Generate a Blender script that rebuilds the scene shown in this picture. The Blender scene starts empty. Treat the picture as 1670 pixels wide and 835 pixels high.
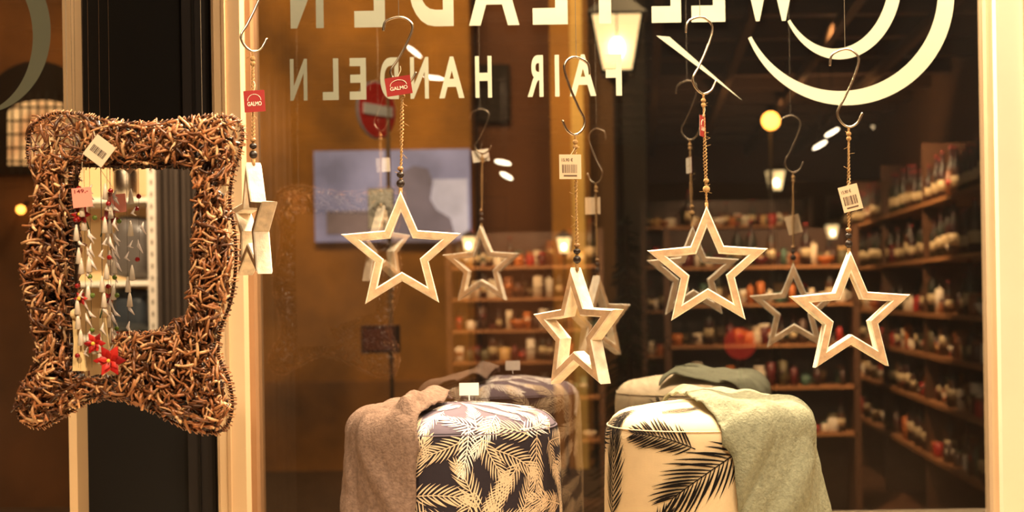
import bpy, math, random
from mathutils import Vector, Matrix, noise
random.seed(7)
scene = bpy.context.scene
try:
    scene.view_settings.view_transform = 'Standard'
    scene.view_settings.look = 'None'
except Exception as e:
    print(e)

# ------------------------------------------------------------------ camera geometry
F = 2294.0; CAMZ = 1.45; G = 2.87; ROLL = math.radians(0.9)
cr, sr = math.cos(ROLL), math.sin(ROLL)
def W(px, py, Y):
    qx, qy = px-1050.0, 480.0-py
    return Vector(((qx*cr+qy*sr)*Y/F, Y, CAMZ+(-qx*sr+qy*cr)*Y/F))
def R(px, py, Yv, plane=G):
    p = W(px, py, Yv); p.y = 2*plane-Yv
    return p
def S(n, Y): return n*Y/F

# ------------------------------------------------------------------ materials
def srgb(r, g, b):
    f = lambda c: (c/255/12.92) if c/255 <= 0.04045 else ((c/255+0.055)/1.055)**2.4
    return (f(r), f(g), f(b), 1)
def mat(name, col=None, rough=0.6, metal=0.0, var=0.0, vscale=8.0, bump=0.0, bscale=60.0,
        attr=False, emit=None, estr=0.0, weave=0.0, coat=0.0, spec=0.5, stretch=None):
    m = bpy.data.materials.new(name); m.use_nodes = True
    nt = m.node_tree; b = nt.nodes['Principled BSDF']; L = nt.links
    b.inputs['Roughness'].default_value = rough
    b.inputs['Metallic'].default_value = metal
    b.inputs['Specular IOR Level'].default_value = spec
    b.inputs['Coat Weight'].default_value = coat
    tc = nt.nodes.new('ShaderNodeTexCoord')
    vec = tc.outputs['Object']
    if stretch:
        mp = nt.nodes.new('ShaderNodeMapping'); mp.inputs['Scale'].default_value = stretch
        L.new(vec, mp.inputs['Vector']); vec = mp.outputs['Vector']
    src = None
    if attr:
        a = nt.nodes.new('ShaderNodeAttribute'); a.attribute_name = 'Col'; src = a.outputs['Color']
    if var > 0:
        n = nt.nodes.new('ShaderNodeTexNoise'); n.inputs['Scale'].default_value = vscale
        n.inputs['Detail'].default_value = 5
        L.new(vec, n.inputs['Vector'])
        mr = nt.nodes.new('ShaderNodeMapRange'); mr.inputs['From Min'].default_value = .3; mr.inputs['From Max'].default_value = .7
        mr.inputs['To Min'].default_value = 1-var; mr.inputs['To Max'].default_value = 1+var*.5
        L.new(n.outputs['Fac'], mr.inputs['Value'])
        mx = nt.nodes.new('ShaderNodeVectorMath'); mx.operation = 'SCALE'
        if src is not None: L.new(src, mx.inputs[0])
        else: mx.inputs[0].default_value = col[:3]
        L.new(mr.outputs['Result'], mx.inputs['Scale']); src = mx.outputs['Vector']
    if src is not None: L.new(src, b.inputs['Base Color'])
    else: b.inputs['Base Color'].default_value = col
    if bump > 0 or weave > 0:
        bp = nt.nodes.new('ShaderNodeBump'); bp.inputs['Distance'].default_value = .003
        if weave > 0:
            w1 = nt.nodes.new('ShaderNodeTexWave'); w1.inputs['Scale'].default_value = weave; w1.bands_direction = 'DIAGONAL'
            w1.inputs['Distortion'].default_value = 1.5
            w2 = nt.nodes.new('ShaderNodeTexWave'); w2.inputs['Scale'].default_value = weave*.9; w2.bands_direction = 'Z'
            w2.inputs['Distortion'].default_value = 1.5
            L.new(vec, w1.inputs['Vector']); L.new(vec, w2.inputs['Vector'])
            ad = nt.nodes.new('ShaderNodeMath'); ad.operation = 'ADD'
            L.new(w1.outputs['Fac'], ad.inputs[0]); L.new(w2.outputs['Fac'], ad.inputs[1])
            L.new(ad.outputs[0], bp.inputs['Height']); bp.inputs['Strength'].default_value = max(bump, .15)
        else:
            n2 = nt.nodes.new('ShaderNodeTexNoise'); n2.inputs['Scale'].default_value = bscale; n2.inputs['Detail'].default_value = 6
            L.new(vec, n2.inputs['Vector']); L.new(n2.outputs['Fac'], bp.inputs['Height'])
            bp.inputs['Strength'].default_value = bump
        L.new(bp.outputs['Normal'], b.inputs['Normal'])
    if emit:
        b.inputs['Emission Color'].default_value = emit; b.inputs['Emission Strength'].default_value = estr
    elif estr > 0 and attr:
        L.new(src, b.inputs['Emission Color']); b.inputs['Emission Strength'].default_value = estr
    return m

# ------------------------------------------------------------------ mesh builder
class MB:
    def __init__(s): s.v=[]; s.f=[]; s.c=[]; s.m=[]
    def add(s, vs, fs, col=(1,1,1,1), mi=0):
        o=len(s.v); s.v += [tuple(v) for v in vs]
        for f in fs: s.f.append([o+i for i in f]); s.c.append(col); s.m.append(mi)
    def box(s, c, size, col=(1,1,1,1), rot=None, mi=0):
        hx,hy,hz=[d/2 for d in size]; c=Vector(c)
        vs=[Vector((x,y,z)) for x in(-hx,hx) for y in(-hy,hy) for z in(-hz,hz)]
        if rot: vs=[rot@v for v in vs]
        s.add([c+v for v in vs],[(0,1,3,2),(4,6,7,5),(0,4,5,1),(2,3,7,6),(0,2,6,4),(1,5,7,3)],col,mi)
    def span(s, a, b, col=(1,1,1,1), mi=0):
        a=Vector(a); b=Vector(b); s.box((a+b)/2,[abs(x) for x in (b-a)],col,None,mi)
    def tube(s, pts, rad, sides=6, col=(1,1,1,1), cap=True, mi=0, capcol=None, cols=None):
        pts=[Vector(p) for p in pts]; n=len(pts)
        rads = rad if isinstance(rad,(list,tuple)) else [rad]*n
        t0=(pts[1]-pts[0]).normalized()
        up=Vector((0,0,1)) if abs(t0.z)<.9 else Vector((1,0,0))
        nn=t0.cross(up).normalized(); vs=[]
        for i in range(n):
            t=(pts[min(i+1,n-1)]-pts[max(i-1,0)]).normalized()
            nn=(nn-t*nn.dot(t)).normalized(); bb=t.cross(nn)
            for k in range(sides):
                a=2*math.pi*k/sides
                vs.append(pts[i]+(nn*math.cos(a)+bb*math.sin(a))*rads[i])
        o=len(s.v); s.v += [tuple(v) for v in vs]
        for i in range(n-1):
            for k in range(sides):
                s.f.append([o+i*sides+k,o+i*sides+(k+1)%sides,o+(i+1)*sides+(k+1)%sides,o+(i+1)*sides+k])
                s.c.append(cols[i] if cols else col); s.m.append(mi)
        if cap:
            s.f.append([o+k for k in range(sides)][::-1]); s.c.append(capcol or col); s.m.append(mi)
            s.f.append([o+(n-1)*sides+k for k in range(sides)]); s.c.append(capcol or col); s.m.append(mi)
    def lathe(s, prof, c, col=(1,1,1,1), seg=12, mi=0, cols=None):
        c=Vector(c); vs=[]
        for r,z in prof:
            for k in range(seg):
                a=2*math.pi*k/seg; vs.append(c+Vector((r*math.cos(a),r*math.sin(a),z)))
        o=len(s.v); s.v += [tuple(v) for v in vs]
        for i in range(len(prof)-1):
            for k in range(seg):
                s.f.append([o+i*seg+k,o+i*seg+(k+1)%seg,o+(i+1)*seg+(k+1)%seg,o+(i+1)*seg+k])
                s.c.append(cols[i] if cols else col); s.m.append(mi)
        s.f.append([o+k for k in range(seg)][::-1]); s.c.append(cols[0] if cols else col); s.m.append(mi)
        s.f.append([o+(len(prof)-1)*seg+k for k in range(seg)]); s.c.append(cols[-1] if cols else col); s.m.append(mi)
    def ball(s, c, r, col=(1,1,1,1), seg=12, rings=8, sz=1.0, mi=0):
        s.lathe([(max(r*math.sin(math.pi*i/rings),r*.02),-r*sz*math.cos(math.pi*i/rings)) for i in range(rings+1)],c,col,seg,mi)
    def build(s, name, mats, smooth=False, parent=None, origin=None):
        me=bpy.data.meshes.new(name)
        vs=s.v
        if origin is not None:
            o=Vector(origin); vs=[(v[0]-o.x,v[1]-o.y,v[2]-o.z) for v in vs]
        me.from_pydata(vs,[],s.f)
        if not isinstance(mats,(list,tuple)): mats=[mats]
        for m in mats: me.materials.append(m)
        ca=me.color_attributes.new('Col','FLOAT_COLOR','CORNER')
        i=0
        for p,c,mi in zip(me.polygons,s.c,s.m):
            p.material_index=mi; p.use_smooth=smooth
            for _ in range(p.loop_total):
                ca.data[i].color=c; i+=1
        me.update()
        ob=bpy.data.objects.new(name,me); scene.collection.objects.link(ob)
        if origin is not None: ob.location=origin
        if parent:
            ob.parent=parent
            if origin is not None: ob.location=Vector(origin)-parent.location
            else: ob.location=-parent.location
        return ob
def empty(name, loc=(0,0,0)):
    e=bpy.data.objects.new(name,None); e.empty_display_size=.05; e.location=loc
    scene.collection.objects.link(e); return e
def spline(P, n=6):
    P=[Vector(p) for p in P]; out=[]
    for i in range(len(P)-1):
        p0=P[max(i-1,0)];p1=P[i];p2=P[i+1];p3=P[min(i+2,len(P)-1)]
        for k in range(n):
            t=k/n
            out.append(.5*((2*p1)+(p2-p0)*t+(2*p0-5*p1+4*p2-p3)*t*t+(3*p1-p0-3*p2+p3)*t**3))
    out.append(P[-1]); return out
def text_polys(ch, bold=0.0):
    cu=bpy.data.curves.new('t','FONT'); cu.body=ch; cu.offset=bold; cu.resolution_u=6
    ob=bpy.data.objects.new('t',cu); scene.collection.objects.link(ob)
    dg=bpy.context.evaluated_depsgraph_get()
    me=bpy.data.meshes.new_from_object(ob.evaluated_get(dg))
    vs=[v.co.copy() for v in me.vertices]; fs=[list(p.vertices) for p in me.polygons]
    bpy.data.objects.remove(ob); bpy.data.curves.remove(cu); bpy.data.meshes.remove(me)
    return vs,fs
def put_text(mb, s, origin, right, up, w, h, bold=0.0, col=(1,1,1,1), mi=0):
    """fit string s into a w x h box whose lower-left is origin"""
    vs,fs=text_polys(s,bold)
    x0=min(v.x for v in vs);x1=max(v.x for v in vs);y0=min(v.y for v in vs);y1=max(v.y for v in vs)
    right=Vector(right);up=Vector(up)
    mb.add([Vector(origin)+right*((v.x-x0)/(x1-x0)*w)+up*((v.y-y0)/(y1-y0)*h) for v in vs],fs,col,mi)

def C(r,g,b): return srgb(r,g,b)

# ------------------------------------------------------------------ common materials
M_black = mat('matte_black_panel', C(14,12,13), .7, var=.3, vscale=3, spec=.15)
M_attr  = mat('painted_goods', rough=.45, attr=True)
M_wood_attr = mat('whitewashed_wood', rough=.7, attr=True, var=.30, vscale=45, bump=.35, bscale=140)
M_metal = mat('nickel_wire', C(200,185,165), .25, metal=1.0)
M_jute  = mat('jute_twine', C(176,138,88), .9, var=.35, vscale=300, bump=.5, bscale=600)
M_card  = mat('tag_card', rough=.6, attr=True)
M_vinyl = mat('frosted_vinyl', C(205,208,186), .7)
M_vinyl2= mat('frosted_vinyl_dimmed', C(122,126,108), .7)  # same vinyl, colour darkened to paint in weaker light on the left
M_wicker= mat('wicker_twigs', rough=.34, attr=True, var=.3, vscale=90, bump=.3, bscale=200)
M_thread= mat('nylon_thread', C(120,110,95), .4)

def glass_mat(name, fac, tint=(1,1,1,1), haze=.006):  # mottled diffuse haze mixed into the glass to lift the blacks
    m=bpy.data.materials.new(name); m.use_nodes=True; nt=m.node_tree
    for n in list(nt.nodes): nt.nodes.remove(n)
    o=nt.nodes.new('ShaderNodeOutputMaterial'); t=nt.nodes.new('ShaderNodeBsdfTransparent'); g=nt.nodes.new('ShaderNodeBsdfGlossy')
    g.inputs['Roughness'].default_value=0.0; t.inputs['Color'].default_value=tint
    mx=nt.nodes.new('ShaderNodeMixShader'); mx.inputs[0].default_value=fac
    nt.links.new(t.outputs[0],mx.inputs[1]); nt.links.new(g.outputs[0],mx.inputs[2])
    d=nt.nodes.new('ShaderNodeBsdfDiffuse'); d.inputs['Color'].default_value=(.9,.8,.7,1)
    tc=nt.nodes.new('ShaderNodeTexCoord'); n=nt.nodes.new('ShaderNodeTexNoise'); n.inputs['Scale'].default_value=3.0; n.inputs['Detail'].default_value=6
    nt.links.new(tc.outputs['Object'],n.inputs['Vector'])
    ml=nt.nodes.new('ShaderNodeMath'); ml.operation='MULTIPLY'; ml.inputs[1].default_value=haze*2; nt.links.new(n.outputs['Fac'],ml.inputs[0])
    m2=nt.nodes.new('ShaderNodeMixShader'); nt.links.new(ml.outputs[0],m2.inputs[0])
    nt.links.new(mx.outputs[0],m2.inputs[1]); nt.links.new(d.outputs[0],m2.inputs[2])
    nt.links.new(m2.outputs[0],o.inputs[0])
    return m
M_glass = glass_mat('window_glass', .32, (.88,.88,.86,1))
M_mirror= mat('silvered_mirror', (.9,.9,.9,1), .01, metal=1.0)

# ------------------------------------------------------------------ camera
cam=bpy.data.cameras.new('camera'); co=bpy.data.objects.new('camera',cam); scene.collection.objects.link(co)
cam.sensor_width=36; cam.lens=36*F/1670; cam.shift_x=-215/1670; cam.shift_y=62.5/1670
cam.clip_start=.05; cam.clip_end=200
cam.dof.use_dof=True; cam.dof.focus_distance=2.34; cam.dof.aperture_fstop=4.5
co.matrix_world=Matrix(((cr,sr,0,0),(0,0,-1,0),(-sr,cr,0,CAMZ),(0,0,0,1)))
scene.camera=co

# ------------------------------------------------------------------ world
w=bpy.data.worlds.new('night'); scene.world=w; w.use_nodes=True
w.node_tree.nodes['Background'].inputs[0].default_value=(.012,.008,.006,1)
w.node_tree.nodes['Background'].inputs[1].default_value=.5

# ------------------------------------------------------------------ room shell
XL,XR,YB,CEIL=-3.6,2.15,-9.0,3.05
M_floor=mat('oak_floor', C(96,62,38), .5, var=.3, vscale=3, stretch=(1,8,1))
M_wall =mat('plaster_wall', C(110,74,44), .85, var=.12, vscale=2, bump=.1)
M_ceil =mat('dark_ceiling', C(46,32,24), .8, var=.2, vscale=2)
def slab(name,a,b,m):
    mb=MB(); mb.span(a,b); return mb.build(name,m)
slab('floor',(XL,YB,-.1),(XR,G+.1,0),M_floor)
slab('ceiling',(XL,YB,CEIL),(XR,G+.1,CEIL+.1),M_ceil)
slab('wall_left',(XL-.1,YB,0),(XL,G+.1,CEIL),M_wall)
slab('wall_right',(XR,YB,0),(XR+.1,G+.1,CEIL),M_wall)
slab('wall_back',(XL,YB-.1,0),(XR,YB,CEIL),M_wall)
mb=MB()
for i in range(11):
    y=-1.2-i*.7
    mb.span((XL+.01,y-.05,CEIL-.10),(XR-.01,y+.05,CEIL),C(84,58,40))
for x in (.1,.6,1.1,1.6):
    mb.span((x-.025,YB+.01,CEIL-.16),(x+.025,-1,CEIL-.10),C(110,84,60))
mb.build('ceiling_beams',M_attr)
PL=.82
mb=MB(); mb.span((XL+.03,1.75,0),(XR-.03,G-.07,PL-.03),C(200,180,150)); mb.span((XL+.03,1.70,PL-.03),(XR-.03,G-.07,PL),C(215,195,165))
mb.build('display_plinth',M_attr)
slab('wall_front_lower',(XL,G-.05,0),(XR,G+.1,PL),M_wall)
slab('wall_front_upper',(XL,G-.05,2.75),(XR,G+.1,CEIL),M_wall)

# ------------------------------------------------------------------ window frames
def xat(px,py=417): return W(px,py,G).x
ZT,ZB=2.75,PL
def vbar(mb,p0,p1,y0,y1,col=C(225,205,175)):
    mb.span((xat(p0),y0,ZB),(xat(p1),y1,ZT),col)
M_fr=mat('frame_paint', rough=.5, attr=True, var=.05, vscale=6)
mb=MB(); vbar(mb,368,410,G-.06,G+.05,C(208,180,144)); vbar(mb,410,419,G-.025,G+.04,C(150,112,78)); vbar(mb,361,368,G-.045,G+.04,C(226,206,178))  # darker right-hand strip has the edge shading put into its colour
vbar(mb,382,387,G-.066,G-.06,C(186,156,120))
ob=mb.build('window_frame_post',M_fr)
mb=MB(); vbar(mb,1608,1618,G-.03,G+.04,C(190,165,135)); vbar(mb,1618,1700,G-.06,G+.05,C(232,218,196)); vbar(mb,1660,1664,G-.066,G-.06,C(190,165,140))
mb.build('window_frame_post',M_fr)
mb=MB(); vbar(mb,124,137,G-.05,G+.04,C(205,176,138))
mb.build('window_mullion',M_fr)
mb=MB(); vbar(mb,137,361,G+.005,G+.04,C(11,9,9)); vbar(mb,305,361,G-.012,G+.004,C(34,30,30)); vbar(mb,322,326,G-.016,G-.012,C(16,13,13))
vbar(mb,345,350,G-.016,G-.012,C(16,13,13))
mb.build('door_1',mat('dark_panel',rough=.6,attr=True,spec=.2))
slab('wall_front_right',(xat(1700),G-.05,PL),(XR,G+.1,ZT),M_wall)
def pane(name,p0,p1):
    x0,x1=xat(p0),xat(p1); mb=MB(); mb.add([(x0,G,ZB),(x1,G,ZB),(x1,G,ZT),(x0,G,ZT)],[(0,1,2,3)])
    return mb.build(name,M_glass)
pane('window_1',419,1608)
mb=MB(); mb.add([(XL,G,ZB),(xat(124),G,ZB),(xat(124),G,ZT),(XL,G,ZT)],[(0,1,2,3)]); mb.build('window_2',M_glass)

# ------------------------------------------------------------------ lettering (reads correctly from the street)
YG=G-.0015
M_vinA=mat('frosted_vinyl_letters',rough=.7,attr=True,var=.08,vscale=12)
mb=MB()
def letter(ch,p0,p1,pyt,pyb,pm,bold):
    x0=W(p0,(pyt+pyb)/2,YG).x; x1=W(p1,(pyt+pyb)/2,YG).x
    z0=W(pm,pyb,YG).z; z1=W(pm,pyt,YG).z
    t=min(1,max(0,(p0-440)/330)); k=.30+.70*t  # light falloff towards the left is painted into the letter colour
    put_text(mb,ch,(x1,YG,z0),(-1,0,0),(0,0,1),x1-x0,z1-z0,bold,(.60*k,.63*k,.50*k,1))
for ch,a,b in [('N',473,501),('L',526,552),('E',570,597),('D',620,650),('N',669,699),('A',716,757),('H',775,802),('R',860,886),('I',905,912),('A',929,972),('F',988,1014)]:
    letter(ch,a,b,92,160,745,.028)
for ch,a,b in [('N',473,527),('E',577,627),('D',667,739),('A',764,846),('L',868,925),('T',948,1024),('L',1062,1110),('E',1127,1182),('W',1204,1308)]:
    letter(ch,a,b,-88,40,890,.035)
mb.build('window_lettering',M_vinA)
def arc(mb,cx,cy,a,b,t0,t1,w0,w1,wm,n=48):
    vs=[];fs=[]
    for i in range(n+1):
        t=i/n; th=math.radians(t0+(t1-t0)*t)
        w=(w0*(1-t)+w1*t)+(wm)*math.sin(math.pi*t)
        for k in (-.5,.5):
            vs.append(W(cx+(a+w*k)*math.cos(th),cy-(b+w*k)*math.sin(th),YG))
    for i in range(n): fs.append((2*i,2*i+1,2*i+3,2*i+2))
    mb.add(vs,fs)
mb=MB()
arc(mb,1375,-12,168,172,205,372,6,26,10)
arc(mb,1365,-40,96,128,215,372,5,20,8)
mb.add([W(1070,58,YG),W(1092,60,YG),W(1211,164,YG)],[(0,1,2)])
mb.build('window_decal',M_vinyl)
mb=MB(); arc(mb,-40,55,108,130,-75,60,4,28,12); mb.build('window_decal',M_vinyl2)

# ------------------------------------------------------------------ hanging stars
CREAM=C(244,230,208); TAN=C(206,172,136); EDGE=C(250,240,222)
def star(cx,cy,Rp,Y,yaw,tilt=0,hook=None,tag=None,cord_top=None,bead=True,knot=None,name='wooden_star_ornament'):
    c=W(cx,cy,Y); Rm=S(Rp,Y); h=.013; e=empty(name,c)
    prof=[(1,-h+.002),(.955,-h),(.72,-h),(.67,-h+.002),(.67,h-.002),(.72,h),(.955,h),(1,h-.002)]
    fc=[EDGE,TAN,EDGE,CREAM,EDGE,TAN,EDGE,CREAM]
    rot=Matrix.Rotation(math.radians(yaw),3,'Z')@Matrix.Rotation(math.radians(tilt),3,'Y')
    mb=MB(); n=len(prof); vs=[]
    for j in range(10):
        a=math.radians(90+36*j); rr=Rm*(1 if j%2==0 else .45)
        for s_,y in prof: vs.append(rot@Vector((rr*s_*math.cos(a),y,rr*s_*math.sin(a))))
    o=len(mb.v)
    for v in vs: mb.v.append(tuple(v+c))
    for j in range(10):
        for i in range(n):
            mb.f.append([o+j*n+i,o+((j+1)%10)*n+i,o+((j+1)%10)*n+(i+1)%n,o+j*n+(i+1)%n][::-1]); mb.c.append(fc[i]); mb.m.append(0)
    mb.build('star_frame',M_wood_attr,parent=e)
    top=c+Vector((0,0,Rm)); ct=W(*cord_top,Y); mb=MB()
    L=(ct-top).length; N=max(12,int(L/.003))
    for ph in (0,math.pi):
        pts=[]
        for i in range(N+1):
            t=i/N; p=top.lerp(ct,t)+Vector((0,0,-.004*(1-t)))
            a=ph+t*L/.012*2*math.pi; r=.0013+.0012*math.sin(math.pi*t)**2*(1+math.sin(t*9+cx))
            pts.append(p+Vector((math.cos(a)*r,math.sin(a)*r,0)))
        mb.tube(pts,.0012,5)
    mb.tube([top+Vector((0,0,-.006)),top+Vector((0,0,.006))],.003,8)
    for zz in (ct.z-.012,ct.z-.02):
        mb.ball((ct.x,Y,zz),.0045,seg=8,rings=5)
    if not bead: mb.ball(top+Vector((0,0,.03)),.0065,seg=8,rings=6); mb.ball(top+Vector((0,0,.045)),.005,seg=8,rings=6)
    for k in range(14):
        t=random.random(); p=top.lerp(ct,t); mb.tube([p,p+Vector((random.uniform(-.012,.012),random.uniform(-.004,.004),random.uniform(-.012,.006)))],.0004,3)
    mb.build('cord',M_jute,True,parent=e)
    if bead:
        mb=MB(); mb.ball(top+Vector((0,0,.013)),.0068,C(36,22,16),sz=1.0); mb.ball(top+Vector((0,0,.027)),.0062,C(36,22,16),sz=.8)
        mb.ball(top+Vector((0,0,.037)),.005,C(150,112,70),sz=.8)
        mb.build('beads',M_attr,True,parent=e)
    hx,hy,mir,yw=hook
    T=[(-25,27),(-21,9),(0,0),(16,6),(22,20),(13,48),(-3,82),(-14,102),(-9,118),(4,127),(18,121),(27,104)]
    he=MB(); base=W(hx,hy,Y); ry=Matrix.Rotation(math.radians(yw),3,'Z')
    sc=(cord_top[1]-hy)/127
    pts=[base+ry@Vector((S(x*mir,Y),0,S(-y*sc,Y))) for x,y in T]
    d=Vector((ct.x-pts[9].x,ct.y-pts[9].y,0)); pts=[p+d for p in pts]
    he.tube(spline(pts,6),.0021,8)
    hk=he.build('s_hook',M_metal,True,origin=tuple(pts[2]))
    th=MB(); th.tube([pts[2]+Vector((0,0,-.002)),(pts[2].x,pts[2].y,2.715)],.0005,4)
    th.build('thread',M_thread,parent=hk).location=-hk.location
    if tag:
        kind,tx,ty,tw,thh,ang,yawt=tag
        tc=W(tx,ty,Y-.008); wv,hv=S(tw,Y),S(thh,Y)
        rt=Matrix.Rotation(math.radians(yawt),3,'Z')@Matrix.Rotation(math.radians(ang),3,'Y')
        mb=MB()
        if kind=='red':
            mb.box(tc,(wv,.0006,hv),C(146,18,14),rt)
            fr=-.0008
            mb.box(tc+rt@Vector((0,.0006,0)),(wv*.98,.0004,hv*.98),C(228,220,205),rt)
            put_text(mb,'GALMO',tc+rt@Vector((-wv*.34,fr,-hv*.22)),rt@Vector((1,0,0)),rt@Vector((0,0,1)),wv*.68,hv*.2,.02,C(240,220,200))
            arcp=[tc+rt@Vector((wv*.32*math.cos(a),fr,hv*.02+hv*.3*math.sin(a))) for a in [math.pi*i/10 for i in range(11)]]
            mb.tube(arcp,.0005,4,C(240,220,200))
        else:
            mb.box(tc,(wv,.0006,hv),C(212,188,156),rt)
            x=-wv*.36
            while x<wv*.34:
                b=random.choice([.0005,.0009,.0013]); mb.box(tc+rt@Vector((x,-.0006,-hv*.08)),(b,.0004,hv*.34),C(80,56,42),rt); x+=b+random.choice([.0007,.0012])
            put_text(mb,'15,90 €',tc+rt@Vector((-wv*.38,-.0008,hv*.2)),rt@Vector((1,0,0)),rt@Vector((0,0,1)),wv*.5,hv*.15,.01,C(90,62,48))
            mb.box(tc+rt@Vector((0,-.0006,-hv*.36)),(wv*.6,.0004,hv*.05),C(90,66,50),rt)
        tp=tc+rt@Vector((0,0,hv*.45)); cc=Vector((ct.x+(top.x-ct.x)*.5,Y,tp.z+.02))
        mb.tube(spline([tp,(tp+cc)/2+Vector((.003,0,.002)),cc],5),.0005,4,C(215,200,170))
        mb.build('price_tag',M_card,parent=e)
    return e
star(415,366,101,2.31,-60,0,hook=(404,-43,1,25),tag=('red',415,165,34,35,-3,0),cord_top=(412,84))
star(655,413,101,2.30,9,0,hook=(655,28,1,10),tag=('red',650,140,42,30,-8,0),cord_top=(656,137))
star(943,541,105,2.36,-46,-2,hook=(938,93,-1,30),tag=('bar',930,272,36,40,0,10),cord_top=(938,220))
star(1154,439,103,2.50,-3,0,hook=(1146,28,1,20),tag=('red',1146,206,34,34,0,72),cord_top=(1147,153),bead=False)
star(1386,514,104,2.42,7,0,hook=(1381,80,1,0),tag=('bar',1387,323,32,42,-14,0),cord_top=(1384,207))
mb=MB()
for y in (2.30,2.36,2.42,2.50): mb.tube([(-1.6,y,2.725),(XR-.01,y,2.725)],.006,8)
mb.span((-1.62,2.26,2.718),(-1.58,2.54,3.05)); mb.span((XR-.05,2.26,2.718),(XR-.01,2.54,3.05))
mb.build('hanging_rail',M_metal,True)

# ------------------------------------------------------------------ wicker mirror
YM=2.15
outer=[(52,205),(88,186),(130,187),(170,196),(230,202),(300,196),(345,190),(384,195),(397,215),(392,250),(381,282),(376,330),(384,380),(386,430),(378,490),(360,540),(358,580),(374,618),(380,665),(366,700),(330,704),(290,690),(240,664),(195,650),(150,653),(110,675),(72,695),(40,686),(30,655),(45,620),(64,590),(62,550),(46,490),(42,440),(54,380),(62,330),(60,290),(47,250)]
inner=[(116,268),(215,270),(318,274),(322,330),(318,400),(313,470),(310,512),(262,540),(200,548),(192,560),(205,590),(198,612),(120,614),(114,500),(118,400),(116,330)]
def inside(p,poly):
    x,y=p; r=False; j=len(poly)-1
    for i in range(len(poly)):
        xi,yi=poly[i];xj,yj=poly[j]
        if (yi>y)!=(yj>y) and x<(xj-xi)*(y-yi)/(yj-yi)+xi: r=not r
        j=i
    return r
def edged(p,poly):
    x,y=p; best=(1e9,0)
    for i in range(len(poly)):
        ax,ay=poly[i];bx,by=poly[(i+1)%len(poly)]
        dx,dy=bx-ax,by-ay; t=max(0,min(1,((x-ax)*dx+(y-ay)*dy)/(dx*dx+dy*dy)))
        d=math.hypot(x-ax-t*dx,y-ay-t*dy)
        if d<best[0]: best=(d,math.atan2(dy,dx))
    return best
me=empty('wicker_framed_mirror',W(212,445,YM))
mb=MB()
browns=[C(150,94,56),C(172,116,74),C(118,70,40),C(196,144,98),C(92,54,32),C(160,102,62),C(216,170,122),C(74,42,24)]
cnt=0; tries=0
while cnt<2350 and tries<90000:
    tries+=1
    p=(random.uniform(28,400),random.uniform(184,706))
    if not inside(p,outer) or inside(p,inner): continue
    do,ao=edged(p,outer); di,ai=edged(p,inner)
    if do<4 or di<3: continue
    sparse = p[0]<150 and p[1]<260
    if sparse and random.random()<.82: continue
    cnt+=1
    bulge=min(do,di)/22.0
    depth=-.027*min(1,bulge)**.5*random.random()
    L=random.uniform(14,34); a=random.uniform(0,math.pi)
    if do<10: a=ao+random.uniform(-.5,.5); 
    elif di<9: a=ai+random.uniform(-.6,.6)
    bend=random.uniform(-3.5,3.5); ca,sa=math.cos(a),math.sin(a)
    tl=random.uniform(-.016,.016)
    pts=[]
    for t in (-.5,-.25,0,.25,.5):
        x=p[0]+ca*L*t-sa*bend*(1-4*t*t); y=p[1]+sa*L*t+ca*bend*(1-4*t*t)
        q=W(x,y,YM); q.y=YM-.008+depth-.006*(1-4*t*t)*random.random()+tl*t; pts.append(q)
    r=random.uniform(.0013,.0025)
    col=random.choice(browns); lt=tuple(min(1,c*1.5) for c in col[:3])+(1,)
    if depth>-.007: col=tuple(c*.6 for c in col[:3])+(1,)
    e1=random.random()<.45
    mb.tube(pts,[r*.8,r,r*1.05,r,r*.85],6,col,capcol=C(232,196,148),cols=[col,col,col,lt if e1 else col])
for poly in (outer,inner):
    loop=[W(x,y,YM) for x,y in poly]; loop.append(loop[0])
    sp=spline(loop,5); mb.tube([Vector((p.x,YM-.004,p.z)) for p in sp],.0026,6,C(60,34,20),cap=False)
    for i in range(0,len(sp)-1):
        p=sp[i]; d=(sp[i+1]-sp[i]).normalized(); n=Vector((-d.z,0,d.x))
        for k in (0,.5):
            q=p.lerp(sp[i+1],k); rr=random.uniform(.003,.0065)
            sk=d*random.uniform(-.004,.004)
            mb.tube([q+Vector((0,-.001,0))+n*rr+sk,q+Vector((0,-.011,0)),q+Vector((0,-.001,0))-n*rr-sk],.0010,4,random.choice(browns[:5]))
for i in range(46):
    x=random.uniform(58,150); y=random.uniform(192,262); a=random.uniform(0,math.pi); L=random.uniform(40,80); bd=random.uniform(-14,14)
    pts=[]
    for t in [k/6-.5 for k in range(7)]:
        px_=x+math.cos(a)*L*t-math.sin(a)*bd*(1-4*t*t); py_=y+math.sin(a)*L*t+math.cos(a)*bd*(1-4*t*t)
        px_=max(54,min(156,px_)); py_=max(190,min(266,py_)); q=W(px_,py_,YM); q.y=YM-.006-random.random()*.004; pts.append(q)
    mb.tube(pts,.0012,5,random.choice(browns))
mb.build('wicker_frame',M_wicker,True,parent=me)
mb=MB()
cnt=0
while cnt<560:
    p=(random.uniform(28,400),random.uniform(184,706))
    if not inside(p,outer) or inside(p,inner) : continue
    if edged(p,outer)[0]<14 or edged(p,inner)[0]<8: continue
    if p[0]<150 and p[1]<260: 
        if random.random()<.97: continue
    cnt+=1; a=random.uniform(0,math.pi); L=26
    pts=[Vector((W(p[0]+math.cos(a)*L*t,p[1]+math.sin(a)*L*t,YM).x,YM+.004,W(p[0]+math.cos(a)*L*t,p[1]+math.sin(a)*L*t,YM).z)) for t in (-.5,0,.5)]
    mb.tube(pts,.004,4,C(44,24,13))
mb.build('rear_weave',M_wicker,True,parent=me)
mb=MB(); mg=[(108,262),(325,266),(330,400),(322,530),(200,570),(212,620),(112,622),(106,400)]
vs=[W(x,y,YM) for x,y in mg]
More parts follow.
